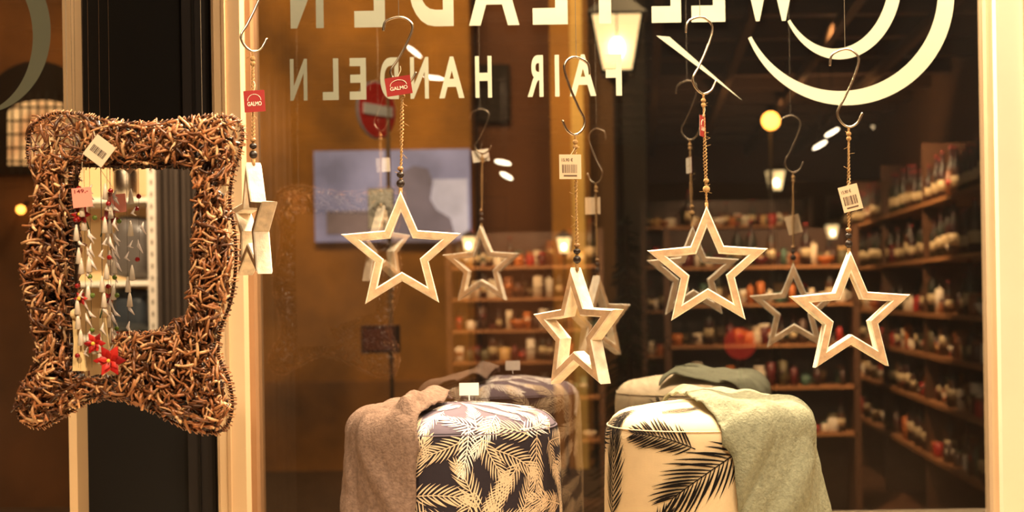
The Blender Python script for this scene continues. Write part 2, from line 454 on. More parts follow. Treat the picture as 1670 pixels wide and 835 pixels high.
mb.add([(v.x,YM+.009,v.z) for v in vs],[tuple(range(8))[::-1]])
mb.build('mirror_glass',M_mirror,parent=me)
mb=MB(); mb.add([(v.x,YM+.012,v.z) for v in vs]+[(v.x,YM+.016,v.z) for v in vs],[tuple(range(8)),tuple(range(8,16))]+[(i,(i+1)%8,8+(i+1)%8,8+i) for i in range(8)],C(60,40,26))
mb.build('backing_board',M_attr,parent=me)
def card(mb,cx,cy,wp,hp,ang,Y,col,bar=True,txt=None):
    tc=W(cx,cy,Y); wv,hv=S(wp,Y),S(hp,Y); rt=Matrix.Rotation(math.radians(ang),3,'Y')
    mb.box(tc,(wv,.0006,hv),col,rt)
    if bar:
        x=-wv*.34
        while x<wv*.34:
            b=random.choice([.0005,.0009,.0012]); mb.box(tc+rt@Vector((x,-.0006,-hv*.05)),(b,.0004,hv*.3),C(50,32,24),rt); x+=b+random.choice([.0007,.0011])
    if txt: 
        for i,tx in enumerate(txt):
            put_text(mb,tx,tc+rt@Vector((-wv*.36,-.0008,hv*(.2-.38*i))),rt@Vector((1,0,0)),rt@Vector((0,0,1)),wv*.7,hv*.22,.01,C(120,20,16))
mb=MB(); card(mb,162,246,38,40,38,YM-.05,C(215,194,164)); mb.tube([W(155,222,YM-.05),W(150,205,YM-.02)],.0006,4,C(210,190,160)); mb.build('barcode_tag',M_card,parent=me)
mb=MB(); card(mb,134,322,32,32,-5,YM-.06,C(236,150,132),False,['149,-']); mb.tube([W(134,306,YM-.06),W(134,262,YM-.02)],.0005,4,C(210,190,160)); mb.build('price_label',M_card,parent=me)
th=MB()
for a in (110,330): th.tube([W(a,205,YM),(W(a,205,YM).x,YM,CEIL)],.0004,4)
th.build('suspension_wire',M_thread,parent=me)

# ornament strands in front of the mirror
M_shiny=mat('glazed_ornament',rough=.15,attr=True,coat=.5)
for sx,items in [(128,'rw'),(141,'ss'),(150,'sg'),(168,'ws'),(182,'rs')]:
    Y=YM-.04-random.random()*.015
    e=empty('hanging_ornament_strand',W(sx,400,Y)); mb=MB()
    top=W(sx,262,Y); bot=W(sx,600 if sx<170 else 420,Y)
    mb.tube([Vector((top.x,Y,2.9)),bot],.0003,4,C(70,54,40))
    y=300+random.random()*30
    while y<(590 if sx<170 else 430):
        p=W(sx+random.uniform(-6,6),y,Y); k=random.choice(items+'sw')
        if k=='r': mb.ball(p,.004,C(130,14,14),seg=10,rings=6)
        elif k=='w': mb.lathe([(.001,.012),(.003,.004),(.005,-.012),(.001,-.013)],p,C(215,200,180),8)
        elif k=='g': mb.ball(p,.004,C(90,110,40),seg=8,rings=6)
        else:
            a=random.random()*3
            mb.tube([p+Vector((-.006*math.cos(a),0,.01)),p,p+Vector((.007,0,-.012*math.sin(a)))],[.0005,.003,.0006],5,C(215,200,190))
        y+=random.uniform(16,34)
    mb.build('ornaments',M_shiny,True,parent=e)
Y=YM-.045
mb=MB(); pts=[(118,520),(128,520),(133,560),(140,605),(118,605),(120,560)]
vs=[W(x,y,Y) for x,y in pts]; mb.add([(v.x,Y,v.z) for v in vs]+[(v.x,Y+.006,v.z) for v in vs],[tuple(range(6)),tuple(range(6,12))[::-1]]+[(i,6+i,6+(i+1)%6,(i+1)%6) for i in range(6)],C(225,195,140))
mb.ball(W(123,512,Y),.008,C(230,200,150)); mb.tube([W(123,506,Y),(W(123,506,Y).x,Y,2.9)],.0003,4,C(70,54,40))
mb.build('wooden_angel_figure',M_attr)
def flower(cx,cy,sc,name):
    c=W(cx,cy,Y); mb=MB()
    for ring,(n,l,t) in enumerate([(6,.022,.2),(5,.014,.8)]):
        for i in range(n):
            a=2*math.pi*i/n+ring*.5; d=Vector((math.cos(a),-math.sin(t)*.6,math.sin(a))); s_=Vector((-math.sin(a),0,math.cos(a)))
            l2=l*sc
            vs=[c,c+d*l2*.5+s_*l2*.28,c+d*l2,c+d*l2*.5-s_*l2*.28,c+d*l2*.5+Vector((0,-.003,0))]
            mb.add(vs,[(0,1,4),(1,2,4),(2,3,4),(3,0,4)],random.choice([C(170,20,18),C(200,44,36),C(130,10,12)]))
    mb.ball(c+Vector((0,-.008,0)),.003,C(220,180,60),seg=8,rings=5)
    mb.tube([c,c+Vector((0,.02,-.01)),c+Vector((0,.035,-.03))],.0012,5,C(60,80,30))
    return mb.build(name,M_attr,True)
flower(180,588,1.15,'red_felt_flower'); flower(155,560,.8,'red_felt_flower'); flower(133,350,.7,'red_felt_flower'); flower(132,487,.5,'red_felt_flower')

# ------------------------------------------------------------------ poufs
RP=.177; ZR=1.215; RC=.046
def prof_pt(v):
    """arc length above the rounded shoulder start -> (radius, z, nr, nz)"""
    if v<0: return RP,ZR+v-.01,1,0
    q=RC*math.pi/2
    if v<q:
        a=v/RC; return RP-RC+RC*math.cos(a),ZR-.01+RC*math.sin(a),math.cos(a),math.sin(a)
    r=max(RP-RC-(v-q),.0005); return r,ZR-.01+RC+.014*(1-(r/(RP-RC))**2),0.1*r/RP,1
def pouf(name,px,leaves,basecol,topcol,leafcol,Yc=2.46,topleaf=None,thin=.013,nl=15):
    c=Vector((W(px,700,Yc).x,Yc,0)); e=empty(name,(c.x,c.y,PL))
    vs=[-.365+i*.365/10 for i in range(11)]+[RC*math.pi/2*i/6 for i in range(1,7)]+[RC*math.pi/2+(RP-RC)*i/6 for i in range(1,7)]
    prof=[];cols=[]
    for i,v in enumerate(vs):
        r,z,_,_2=prof_pt(v)
        if v<0: r+=.004*math.sin(math.pi*(v+.365)/.365)
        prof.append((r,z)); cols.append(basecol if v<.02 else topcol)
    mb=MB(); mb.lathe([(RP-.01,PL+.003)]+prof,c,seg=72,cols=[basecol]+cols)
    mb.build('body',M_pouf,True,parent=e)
    r,z,_,_2=prof_pt(.02)
    mb=MB(); mb.tube([c+Vector((math.cos(a)*(r+.0003),math.sin(a)*(r+.0003),z)) for a in [2*math.pi*i/96 for i in range(97)]],.0016,6,topcol,cap=False)
    mb.build('piping',M_pouf,True,parent=e)
    mb=MB()
    def sp(u,v):
        v=max(v,-.355)
        r,z,nr,nz=prof_pt(v)
        if v<0: r+=.004*math.sin(math.pi*max(v+.365,0)/.365)
        ph=u/RP; rr=r+.0014*nr
        return Vector((c.x+rr*math.sin(ph),c.y-rr*math.cos(ph),z+.0014*nz+.0003))
    for (u0,v0,ang,L,wd,cv) in leaves:
        n=nl; a=math.radians(ang); pts=[]; x,y=u0,v0
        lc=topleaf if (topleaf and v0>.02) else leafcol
        for i in range(n+1):
            pts.append((x,y,a)); x+=math.cos(a)*L/n; y+=math.sin(a)*L/n; a+=cv/n
        def strip(cl,ws):
            o=[]
            for (x,y,aa),w_ in zip(cl,ws):
                o.append(sp(x-math.sin(aa)*w_,y+math.cos(aa)*w_)); o.append(sp(x+math.sin(aa)*w_,y-math.cos(aa)*w_))
            mb.add(o,[(2*i,2*i+1,2*i+3,2*i+2) for i in range(len(cl)-1)],lc)
        strip(pts,[.0009]*(n+1))
        for i in range(1,n+1):
            t=i/n
            for sd in (1,-1):
                ll=L*wd*(math.sin(math.pi*(.15+.75*t))**.6)*random.uniform(.85,1.12)
                b=pts[i][2]+sd*math.radians(50-26*t+random.uniform(-4,4)); x,y=pts[i][0],pts[i][1]; cl=[]
                for k in range(6):
                    cl.append((x,y,b)); x+=math.cos(b)*ll/5; y+=math.sin(b)*ll/5; b-=sd*.05
                wm=L*thin
                strip(cl,[wm*.3,wm*.8,wm,wm*.85,wm*.5,.0001])
    mb.build('frond_print',M_print,True,parent=e)
    return c,e
M_pouf=mat('pouf_canvas',rough=.85,attr=True,var=.06,vscale=30,weave=220,bump=.12,spec=.2)
M_print=mat('printed_leaf',rough=.85,attr=True,spec=.1)
random.seed(33)
lv=[]; mids=[]
tries=0
while tries<9000:
    tries+=1
    mu=random.uniform(-.55,.55); mv=random.uniform(-.33,.16)
    sp_=.040 if mv<.05 else .046
    if any(math.hypot((mu-a),(mv-b))<sp_ for a,b in mids): continue
    mids.append((mu,mv)); ang=random.uniform(0,360); L=random.uniform(.075,.10); cv=random.uniform(-.5,.5)
    lv.append((mu-math.cos(math.radians(ang))*L*.5,mv-math.sin(math.radians(ang))*L*.5,ang,L,.36,cv))
cL,eL=pouf('patterned_pouf_dark',746,lv,C(46,40,48),C(104,94,108),C(214,190,162),topleaf=C(240,228,222),thin=.0145,nl=12)  # paler top colours paint in the strong light on the same fabric
def uv(px): return RP*math.asin(max(-1,min(1,(px-1152)/165)))
lv=[(uv(1204),-.006,211,.145,.56,.12),(uv(1128),-.008,157,.115,.42,.45),(uv(1002),-.135,86,.16,.36,.1),
    (uv(1055),-.22,80,.11,.4,-.3),(uv(1290),-.10,100,.12,.4,.2),(uv(1050),.072,12,.08,.42,.2)]
for i in range(8): lv.append((RP*(1.9+i*.38),random.uniform(-.22,.0),random.uniform(0,360),.13,.4,.3))
for i in range(5):lv.append((-.2+i*.1,-.30,random.uniform(200,330),.09,.4,.3))
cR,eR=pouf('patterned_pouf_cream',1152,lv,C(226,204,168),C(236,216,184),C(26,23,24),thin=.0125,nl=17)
mb=MB(); tp=W(758,650,2.40); mb.box((tp.x,2.46,1.289),(.034,.0006,.022),C(245,235,225)); mb.box((tp.x,2.4605,1.275),(.002,.001,.012),C(245,235,225)); mb.build('price_card',M_card,parent=eL)

# ------------------------------------------------------------------ throws
def throw(name,c,sgn,a0,w0,w1,drop,slant,colm,seed,flare,ruffle,skew=0.0):
    ns,nw=90,80; vs=[]; Rc=RP+.009
    for i in range(ns+1):
        for j in range(nw+1):
            s_=i/ns; t=j/nw
            aa=a0+.010*math.sin(t*7+seed)+skew*(1-t)**1.5
            L=(Rc-aa)+drop; s=s_*L
            wv=w0+(w1-w0)*t
            wv+= slant*s*(1-t)
            ww=max(-.1825,min(.1825,wv))
            ab=math.sqrt(max(Rc*Rc-ww*ww,1e-6))
            pos=aa+s
            rc=.048; zt=ZR-.01+RC+.009
            lat=max(0,abs(ww)-.125); sag=RC-math.sqrt(max(RC*RC-(lat*.8)**2,0)) if lat*.8<RC else RC
            if pos<ab-rc:
                x=pos; z=zt+.012*(1-min(1,(x*x+ww*ww)/(RP-RC)**2)); n=Vector((0,0,1)); dr=0
                rr=math.hypot(x,ww)
                if rr>RP-RC: z-= RC-math.sqrt(max(RC*RC-(rr-(RP-RC))**2,0)) if rr<RP else RC
            elif pos<ab-rc+rc*math.pi/2:
                b=(pos-(ab-rc))/rc; x=ab-rc+rc*math.sin(b); z=zt-rc+rc*math.cos(b)-sag; n=Vector((math.sin(b),0,math.cos(b))); dr=0
            else:
                dr=pos-(ab-rc+rc*math.pi/2); x=ab; z=zt-rc-dr-sag; n=Vector((1,0,0))
            rad=Vector((x,ww,0)); rn=rad.normalized() if rad.length>1e-5 else Vector((1,0,0))
            n2=(Vector((rn.x*math.hypot(n.x,0),rn.y*n.x,n.z))).normalized()
            fold=math.sin(wv*62+seed+noise.noise(Vector((wv*9,s*5,seed)))*3)*(.002+.05*min(dr,.3)*.9)
            fold+=.004*math.sin(wv*25+s*30+seed)
            nz=noise.noise(Vector((wv*22+seed,s*14,seed)))*.010+noise.noise(Vector((wv*60,s*30,seed+4)))*.003
            p=Vector((x,ww+(wv-ww)*.6,z))+n2*(max(fold,-.003)+abs(nz)+.003)+rn*(flare*dr)
            if s<.09: p.z+=ruffle*math.exp(-((s-.03)/.022)**2)*(.5+.6*max(0,math.sin(t*5+seed)))*(1 if pos<ab-rc else .2)
            p.z=max(p.z,PL+.012)
            p.x*=sgn
            vs.append(Vector((c.x,c.y,0))+p)
    fs=[]
    for i in range(ns):
        for j in range(nw):
            a=i*(nw+1)+j; fs.append((a,a+1,a+nw+2,a+nw+1))
    mb=MB(); mb.add(vs,fs)
    o=mb.build(name,colm,True,origin=(c.x,c.y,ZR))
    so=o.modifiers.new('thickness','SOLIDIFY'); so.thickness=.003; so.offset=1 if sgn>0 else -1
    return o
M_taupe=mat('taupe_wool',C(124,102,90),.95,var=.3,vscale=140,bump=.7,bscale=260,spec=.15)
M_sage=mat('sage_wool',C(146,148,126),.95,var=.25,vscale=140,bump=.7,bscale=260,spec=.15)
throw('taupe_throw_blanket',cL,-1,.015,-.181,.12,.31,0,M_taupe,1.3,.10,.030,skew=.02)
throw('sage_throw_blanket',cR,1,-.07,-.184,.15,.31,.02,M_sage,3.1,.08,.014,skew=.09)

# ------------------------------------------------------------------ shop goods (behind the camera, seen in the glass)
PAL=[C(170,36,24),C(215,195,165),C(225,210,185),C(130,78,44),C(90,80,50),C(180,100,40),C(90,20,18),C(200,160,100),C(80,56,44),C(225,212,190),C(60,36,26),C(60,90,74)]
def item(mb,x,y,z,kind=None,sc=1.0):
    k=kind or random.choice(['box','bottle','box','jar','bowl','candle','box','bottle','mug'])
    col=random.choice(PAL)
    if k=='box':
        hh=random.uniform(.6,1.6); ww=random.uniform(.7,1.5)
        mb.box((x,y,z+.05*sc*hh),(.05*sc,.05*sc*ww,.1*sc*hh),col,Matrix.Rotation(random.uniform(-.3,.3),3,'Z')); mb.box((x,y,z+.055*sc*hh),(.052*sc,.052*sc*ww,.03*sc),random.choice(PAL))
    elif k=='bottle': mb.lathe([(r*sc,z0*sc) for i,(r,z0) in enumerate([(.034,0),(.034,.16),(.012,.2),(.012,.26),(.014,.27)])],(x,y,z),seg=10,cols=[random.choice([C(30,36,22),C(50,20,16),C(70,40,20)]),C(34,30,20),C(50,20,15),C(140,30,24),C(140,30,24)]); mb.lathe([(.0345*sc,.05*sc),(.0345*sc,.11*sc)],(x,y,z),C(190,168,128),10)
    elif k=='mug':
        mb.lathe([(.03*sc,0),(.035*sc,.01),(.038*sc,.085*sc),(.035*sc,.085*sc),(.03*sc,.02)],(x,y,z),col,12)
        mb.tube([(x+.036*sc,y,z+.07*sc),(x+.06*sc,y,z+.06*sc),(x+.06*sc,y,z+.03*sc),(x+.034*sc,y,z+.02*sc)],.005*sc,5,col)
    elif k=='jar': mb.lathe([(.03*sc,0),(.036*sc,.01),(.036*sc,.08*sc),(.028*sc,.09*sc)],(x,y,z),col,10); mb.lathe([(.03*sc,.09*sc),(.03*sc,.11*sc)],(x,y,z),random.choice(PAL),10)
    elif k=='bowl': mb.lathe([(.02*sc,0),(.05*sc,.03*sc),(.062*sc,.06*sc),(.055*sc,.06*sc),(.02*sc,.015*sc)],(x,y,z),col,12)
    else: mb.lathe([(.025*sc,0),(.025*sc,.13*sc),(.003,.132*sc),(.002,.15*sc)],(x,y,z),col,10)
random.seed(5)
mbS=MB(); mbG=MB()
zs=[.45,.78,1.06,1.31,1.64,1.98]
for z in zs:
    mbS.span((1.70,-7.5,z-.025),(2.13,-1.3,z),C(160,110,68))
    y=-7.4
    while y<-1.4:
        kd='bottle' if (z>1.6 and random.random()<.8) else None
        if random.random()<.85: item(mbG,random.uniform(1.75,1.80),y,z,kd,random.uniform(.85,1.15) if z>1.6 else random.uniform(.7,1.2))
        if random.random()<.8: item(mbG,random.uniform(1.92,1.98),y+.02,z,kd,random.uniform(.9,1.15))
        y+=random.uniform(.07,.11)
for y in (-7.5,-5.9,-4.4,-2.9,-1.3): mbS.span((1.72,y-.02,0),(2.13,y+.02,2.35),C(90,60,38))
mbS.span((2.12,-7.5,0),(2.135,-1.3,2.35),C(80,52,32))
mbS.build('wall_shelving',M_attr); mbG.build('shelf_goods',M_attr,True)
def gondola(x0,x1,y,zs,name,dens=1.0,kind=None):
    a=MB(); g=MB()
    for z in zs:
        a.span((x0,y-.2,z-.02),(x1,y+.2,z),C(160,110,68))
        for row in (y+.13,y-.02):
            x=x0+.06
            while x<x1-.05:
                if random.random()<.92*dens: item(g,x,row,z,kind,random.uniform(.6,1.2))
                x+=random.uniform(.045,.085)
    for x in (x0,x1): a.span((x-.02,y-.2,0),(x+.02,y+.2,zs[-1]+.25),C(90,60,38))
    a.span((x0,y-.22,0),(x1,y-.2,zs[-1]+.25),C(66,42,26))
    a.build(name,M_attr); g.build('shelf_goods',M_attr,True)
gondola(.15,1.35,-3.4,[.55,.85,1.12,1.38,1.62],'display_shelf')
gondola(-1.35,-.30,-4.2,[.45,.75,1.0,1.22,1.44,1.66],'display_shelf')
gondola(.0,1.5,-7.0,[.9,1.3,1.7,2.05],'display_shelf')
for (px,py,wp,hp) in [(803,140,52,78),(802,347,50,58)]:
    p=R(px,py,14.6); mb=MB(); sw,sh=S(wp,14.6),S(hp,14.6)
    mb.box((p.x,YB+.02,p.z),(sw,.04,sh),C(24,16,12)); mb.box((p.x,YB+.045,p.z),(sw*.82,.01,sh*.85),C(90,60,40)); mb.build('picture_frame',M_attr)
def RMm(px,py,Yv): return R(px,py,Yv,YM+.009)
rk=MB(); Yv=5.9
xa=RMm(160,400,Yv).x; xb=RMm(246,400,Yv).x; yr=RMm(0,0,Yv).y
M_rack=mat('white_rack_metal',rough=.4,attr=True)
for z in [RMm(200,py,Yv).z for py in (322,458,548,640)]:
    rk.span((xa-.5,yr-.35,z-.02),(xb,yr,z),C(236,226,206))
rk.span((xa-.5,yr-.37,0),(xb,yr-.35,2.6),C(226,190,140))
rk.span((xb-.005,yr-.02,0),(xb+.03,yr+.02,2.6),C(225,210,190))
z=.1
while z<2.5:
    rk.box((xb+.012,yr+.021,z),(.008,.002,.02),C(110,94,76)); z+=.05
rk.build('white_storage_rack',M_rack)
def cushion(px,py,wp,hp,col,rotd,name):
    c=RMm(px,py,Yv); c.y-=.12; w_,h_=S(wp,Yv)/2,S(hp,Yv)/2; mb=MB(); n=14; vs=[];fs=[]
    for side in (1,-1):
        for i in range(n+1):
            for j in range(n+1):
                u=i/n*2-1;v=j/n*2-1
                th=.07*((1-u**4)*(1-v**4))**.5+.004*noise.noise(Vector((u*3,v*3,side)))
                vs.append(Vector((u*w_*(1-.06*v*v),side*th,v*h_*(1-.06*u*u))))
    rt=Matrix.Rotation(math.radians(rotd),3,'Y')
    for s_ in range(2):
        for i in range(n):
            for j in range(n):
                a=s_*(n+1)**2+i*(n+1)+j; fs.append((a,a+n+1,a+n+2,a+1) if s_ else (a,a+1,a+n+2,a+n+1))
    mb.add([c+rt@v for v in vs],fs,col); return mb.build(name,mat('leather_'+name,rough=.35,attr=True,bump=.3,bscale=25),True)
cushion(202,402,66,104,C(92,84,78),8,'leather_cushion'); cushion(200,506,66,74,C(52,56,60),4,'leather_cushion')
mb=MB(); p=RMm(184,318,Yv); mb.lathe([(.045,0),(.05,.01),(.05,.11),(.047,.12),(.03,.125)],(p.x,p.y-.15,p.z),C(150,140,130),20); mb.build('storage_tin',M_metal,True)
mb=MB(); Yc=5.6; x0=RMm(256,400,Yc).x; x1=RMm(330,400,Yc).x; n=60; yy=RMm(0,0,Yc).y
vs=[];fs=[]
for i in range(n+1):
    x=x0+(x1-x0)*i/n
    for z in (0.0,2.9): vs.append((x,yy+.02*math.sin(i*.5)+.008*math.sin(i*1.3),z))
for i in range(n): fs.append((2*i,2*i+2,2*i+3,2*i+1))
mb.add(vs,fs); mb.build('dark_curtain',mat('curtain_cloth',C(66,52,40),.9,var=.2,vscale=4),True)
# ceiling lamps
M_lamp=mat('lamp_glow',C(255,240,210),.4,emit=(1,.86,.62,1),estr=14)
M_lampS=mat('spot_lamp_glow',C(255,220,170),.4,emit=(1,.70,.38,1),estr=4)
M_lampO=mat('lamp_glow_amber',C(255,200,120),.4,emit=(1,.36,.05,1),estr=9.0)
for (px,py,L,ang,yv) in [(1337,237,26,30,8.5),(1357,216,26,30,8.5),(820,265,26,-12,8.5),(826,287,22,-30,8.5),(675,84,30,-40,6.8),(708,127,32,-8,6.8)]:
    c=R(px,py,yv); l=S(L,yv)/2; a=math.radians(ang); d=Vector((math.cos(a),0,math.sin(a)))*l
    e=MB(); e.tube([c-d,c-d*.5,c+d*.5,c+d],[S(1,yv),S(3,yv),S(3,yv),S(1,yv)],8,mi=0)
    e.tube([c+Vector((0,0,.01)),(c.x,c.y,CEIL)],.003,5,mi=1)
    e.build('pendant_tube_lamp',[M_lamp,M_black],True)
for (px,py,yv) in [(1212,118,10.5),(1478,112,9.2),(1545,232,12.0),(1425,205,13.0),(880,170,12.5)]:
    c=R(px,py,yv); e=MB()
    e.lathe([(.015,.06),(.03,.05),(.04,0),(.034,-.004)],c,seg=14,mi=1); e.ball(c+Vector((0,.01,-.004)),.026,seg=10,rings=6,mi=0)
    e.tube([c+Vector((0,0,.05)),(c.x,c.y,CEIL)],.006,6,mi=1)
    e.build('ceiling_spotlight',[M_lampS,M_black],True)

# ------------------------------------------------------------------ outside
M_cobble=mat('street_cobbles',C(70,52,38),.6,var=.4,vscale=9,bump=.6,bscale=14)
slab('street_ground',(-30,G+.1,-.1),(30,70,0),M_cobble)
YF=12.0
def fx(px,Y=YF): return W(px,480,Y).x
mb=MB(); mb.span((fx(150),YF,0),(fx(772),YF+.3,9),C(168,112,40))
mb.span((fx(410),YF-.1,0),(fx(772),YF,.75),C(146,96,44))
mb.build('building_facade_ochre',mat('ochre_plaster',rough=.9,attr=True,var=.65,vscale=1.3,bump=.2))
mb=MB(); mb.span((fx(772),YF+.5,0),(fx(905),YF+.8,9),C(100,58,30)); mb.span((fx(775),YF+.42,3.0),(fx(828),YF+.5,3.5),C(30,18,12))
mb.build('building_recess',mat('brown_plaster',rough=.9,attr=True,var=.3,vscale=1.2))
mb=MB(); mb.span((fx(905),YF-.2,0),(fx(965),YF+.3,9),C(176,120,50)); mb.span((fx(938),YF-.26,0),(fx(958),YF-.2,9),C(236,190,110)); mb.span((fx(965),YF,0),(fx(1005),YF+.3,9),C(90,60,30))
mb.build('stone_pillar',mat('pillar_plaster',rough=.9,attr=True,var=.3,vscale=1.2))
mb=MB(); mb.span((fx(1005),YF+4,0),(fx(1060),YF+4.3,9),C(60,38,24)); mb.span((fx(1060,45),45,0),(fx(2000,45),45.3,5),C(46,30,22)); mb.build('distant_building',M_attr)
YA=10.0
mb=MB(); mb.span((fx(-260,YA),YA,0),(fx(132,YA),YA+.3,8),C(120,74,34)); mb.build('building_facade_left',mat('left_plaster',rough=.9,attr=True,var=.75,vscale=1.3))
mb=MB()
def arch(cx,top,w,h,off,mi,col,arch_h=.45):
    pts=[(-w/2,-h)]
    for i in range(17):
        a=math.pi-math.pi*i/16; pts.append((w/2*math.cos(a),-w*arch_h+w*arch_h*math.sin(a)))
    pts.append((w/2,-h)); vs=[]
    for x,y in pts:
        p=W(cx+x,top-y,YA); p.y=YA-off; vs.append(p)
    mb.add(vs,[tuple(range(len(vs)))[::-1]],col,mi)
arch(62,100,170,185,.02,0,C(24,15,10))
arch(72,165,110,105,.04,1,C(255,180,90),.2)
for x in range(20,128,14): mb.tube([W(x,150,YA-.06),W(x,284,YA-.06)],.008,5,C(20,12,8))
for y in range(175,284,22): mb.tube([W(0,y,YA-.06),W(128,y,YA-.06)],.008,5,C(20,12,8))
M_win=bpy.data.materials.new('lit_window'); M_win.use_nodes=True
nt=M_win.node_tree; b=nt.nodes['Principled BSDF']; n=nt.nodes.new('ShaderNodeTexNoise'); n.inputs['Scale'].default_value=3.5
b.inputs['Base Color'].default_value=(.3,.12,.04,1)
rp=nt.nodes.new('ShaderNodeValToRGB'); rp.color_ramp.elements[0].position=.35; rp.color_ramp.elements[0].color=(.5,.13,.03,1); rp.color_ramp.elements[1].position=.6; rp.color_ramp.elements[1].color=(1,.55,.2,1)
tc=nt.nodes.new('ShaderNodeTexCoord'); nt.links.new(tc.outputs['Object'],n.inputs['Vector'])
nt.links.new(n.outputs['Fac'],rp.inputs[0]); nt.links.new(rp.outputs[0],b.inputs['Emission Color']); b.inputs['Emission Strength'].default_value=1.6
mb.build('arched_window',[M_attr,M_win])
# small wall lamp on the left facade
mb=MB(); p=W(34,342,YA-.12); mb.ball(p,S(7,YA)); mb.tube([p+Vector((0,.02,.03)),p+Vector((0,.12,.06))],.012,6,mi=1); mb.build('wall_lamp',[M_lampO,M_black],True)
# bluish lit shop display; the viewer's reflection painted on as a dark silhouette
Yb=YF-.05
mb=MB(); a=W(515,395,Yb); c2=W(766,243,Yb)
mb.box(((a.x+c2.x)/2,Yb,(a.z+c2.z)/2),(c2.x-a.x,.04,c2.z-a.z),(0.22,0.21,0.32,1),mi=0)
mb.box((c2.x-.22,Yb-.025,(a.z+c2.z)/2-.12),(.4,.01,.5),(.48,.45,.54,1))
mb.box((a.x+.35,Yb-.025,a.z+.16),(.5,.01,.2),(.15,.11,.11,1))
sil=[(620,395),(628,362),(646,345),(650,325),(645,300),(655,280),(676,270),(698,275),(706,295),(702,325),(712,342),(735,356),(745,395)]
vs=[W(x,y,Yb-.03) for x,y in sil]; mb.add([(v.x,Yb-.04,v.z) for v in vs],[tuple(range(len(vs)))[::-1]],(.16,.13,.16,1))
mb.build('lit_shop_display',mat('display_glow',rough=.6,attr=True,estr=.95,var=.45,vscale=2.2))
Ys=7.0
mb=MB(); c=W(612,180,Ys); r=S(47,Ys)
rt=Matrix.Rotation(math.radians(60),3,'Z')
def disc(mb,c,r,off,col,n=40):
    vs=[c+rt@Vector((r*math.cos(2*math.pi*i/n),off,r*math.sin(2*math.pi*i/n))) for i in range(n)]; mb.add(vs,[tuple(range(n))],col)
disc(mb,c,r,0,C(150,150,150)); disc(mb,c,r,-.01,C(220,200,190)); disc(mb,c,r*.95,-.014,C(215,38,22)); mb.box(c+rt@Vector((0,-.018,0)),(r*1.5,.006,r*.36),C(245,235,215),rt)
mb.tube([(c.x+.05,c.y+.06,0),(c.x+.05,c.y+.06,c.z+r)],.011,10,C(140,104,60))
mb.build('no_entry_sign',M_attr)
c=W(621,340,Ys-.2); w_,h_=S(38,Ys),S(62,Ys)
mb=MB(); mb.box(c,(w_,.01,h_),C(250,240,210)); mb.box(c+Vector((0,.008,0)),(w_*1.08,.008,h_*1.04),C(40,30,20))
o=c+Vector((0,-.009,-.01)); k=w_*.17; bk=C(20,14,10)
for sx in (-1,1):
    mb.tube([o+Vector((sx*k*1.35+k*math.cos(t),0,-k*.3+k*math.sin(t))) for t in [2*math.pi*i/16 for i in range(17)]],.0035,4,bk,cap=False)
P=lambda x,z:o+Vector((x*k,0,z*k))
for seg in [[P(-1.35,-.3),P(-.6,1.1)],[P(-.6,1.1),P(.9,1.1)],[P(.9,1.1),P(1.35,-.3)],[P(-1.35,-.3),P(0,-.3)],[P(0,-.3),P(.9,1.1)],[P(0,-.3),P(-.6,1.5)],[P(-.9,1.5),P(-.3,1.5)],[P(.9,1.1),P(.8,1.7)],[P(.8,1.7),P(1.2,1.8)]]: mb.tube(seg,.0035,4,bk)
put_text(mb,'frei',c+Vector((-w_*.3,-.008,-h_*.42)),(1,0,0),(0,0,1),w_*.6,h_*.14,.01,bk)
mb.box((c.x,c.y+.12,c.z),(.02,.24,.02),C(120,90,50))
mb.build('bicycle_sign',M_attr)
mb=MB(); c=W(621,553,Ys-.1); mb.box(c,(S(56,Ys),.12,S(44,Ys)),C(80,40,24)); mb.box(c+Vector((0,-.065,0)),(S(46,Ys),.01,S(34,Ys)),C(120,56,30)); mb.build('letter_box',M_attr)
# street lanterns
M_iron=mat('black_iron',C(22,16,12),.5,metal=.3)
M_lan=mat('lantern_glass',C(255,230,180),.4,emit=(1,.66,.28,1),estr=2.2)
M_mantle=mat('lantern_mantle',C(255,240,200),.4,emit=(1,.86,.62,1),estr=11)
def lantern(px,py,wp,Y,e=3.2,post=1.0):
    c=W(px,py,Y); w_=S(wp,Y)/2; h_=w_*2.2; o=empty('street_lantern',c)
    mb=MB()
    def ring(hw,z): return [c+Vector((x*hw,y*hw,z)) for x,y in ((-1,-1),(1,-1),(1,1),(-1,1))]
    tb,bb=ring(w_,h_/2),ring(w_*.58,-h_/2)
    mb.add(bb+tb,[(0,1,5,4),(1,2,6,5),(2,3,7,6),(3,0,4,7)],mi=0)
    for i in range(4):
        mb.tube([bb[i],tb[i]],w_*.06,6,mi=1)
        mb.tube([tb[i],tb[(i+1)%4]],w_*.09,6,mi=1); mb.tube([bb[i],bb[(i+1)%4]],w_*.08,6,mi=1)
        m0=(bb[i]+bb[(i+1)%4])/2; m1=(tb[i]+tb[(i+1)%4])/2; mb.tube([m0,m1],w_*.03,5,mi=1)
    mb.ball(c+Vector((0,-w_*.9,-h_*.12)),w_*.28,mi=2,sz=1.5)
    rf=ring(w_*1.15,h_/2); r2=ring(w_*.45,h_/2+w_*.7)
    mb.add(rf+r2,[(0,1,5,4),(1,2,6,5),(2,3,7,6),(3,0,4,7),(4,5,6,7),(3,2,1,0)],mi=1)
    mb.ball(c+Vector((0,0,h_/2+w_*.85)),w_*.2,mi=1)
    mb.lathe([(w_*.5*post,-h_/2),(w_*.4*post,-h_/2-w_*.25),(w_*.15*post,-h_/2-w_*.5),(w_*.15*post,-h_/2-w_*1.6),(w_*.2*post,-c.z+.4),(w_*.5*post,-c.z)][::-1],c,seg=10,mi=1)
    mb.build('lantern_head',[M_lan,M_iron,M_mantle],parent=o)
    return c
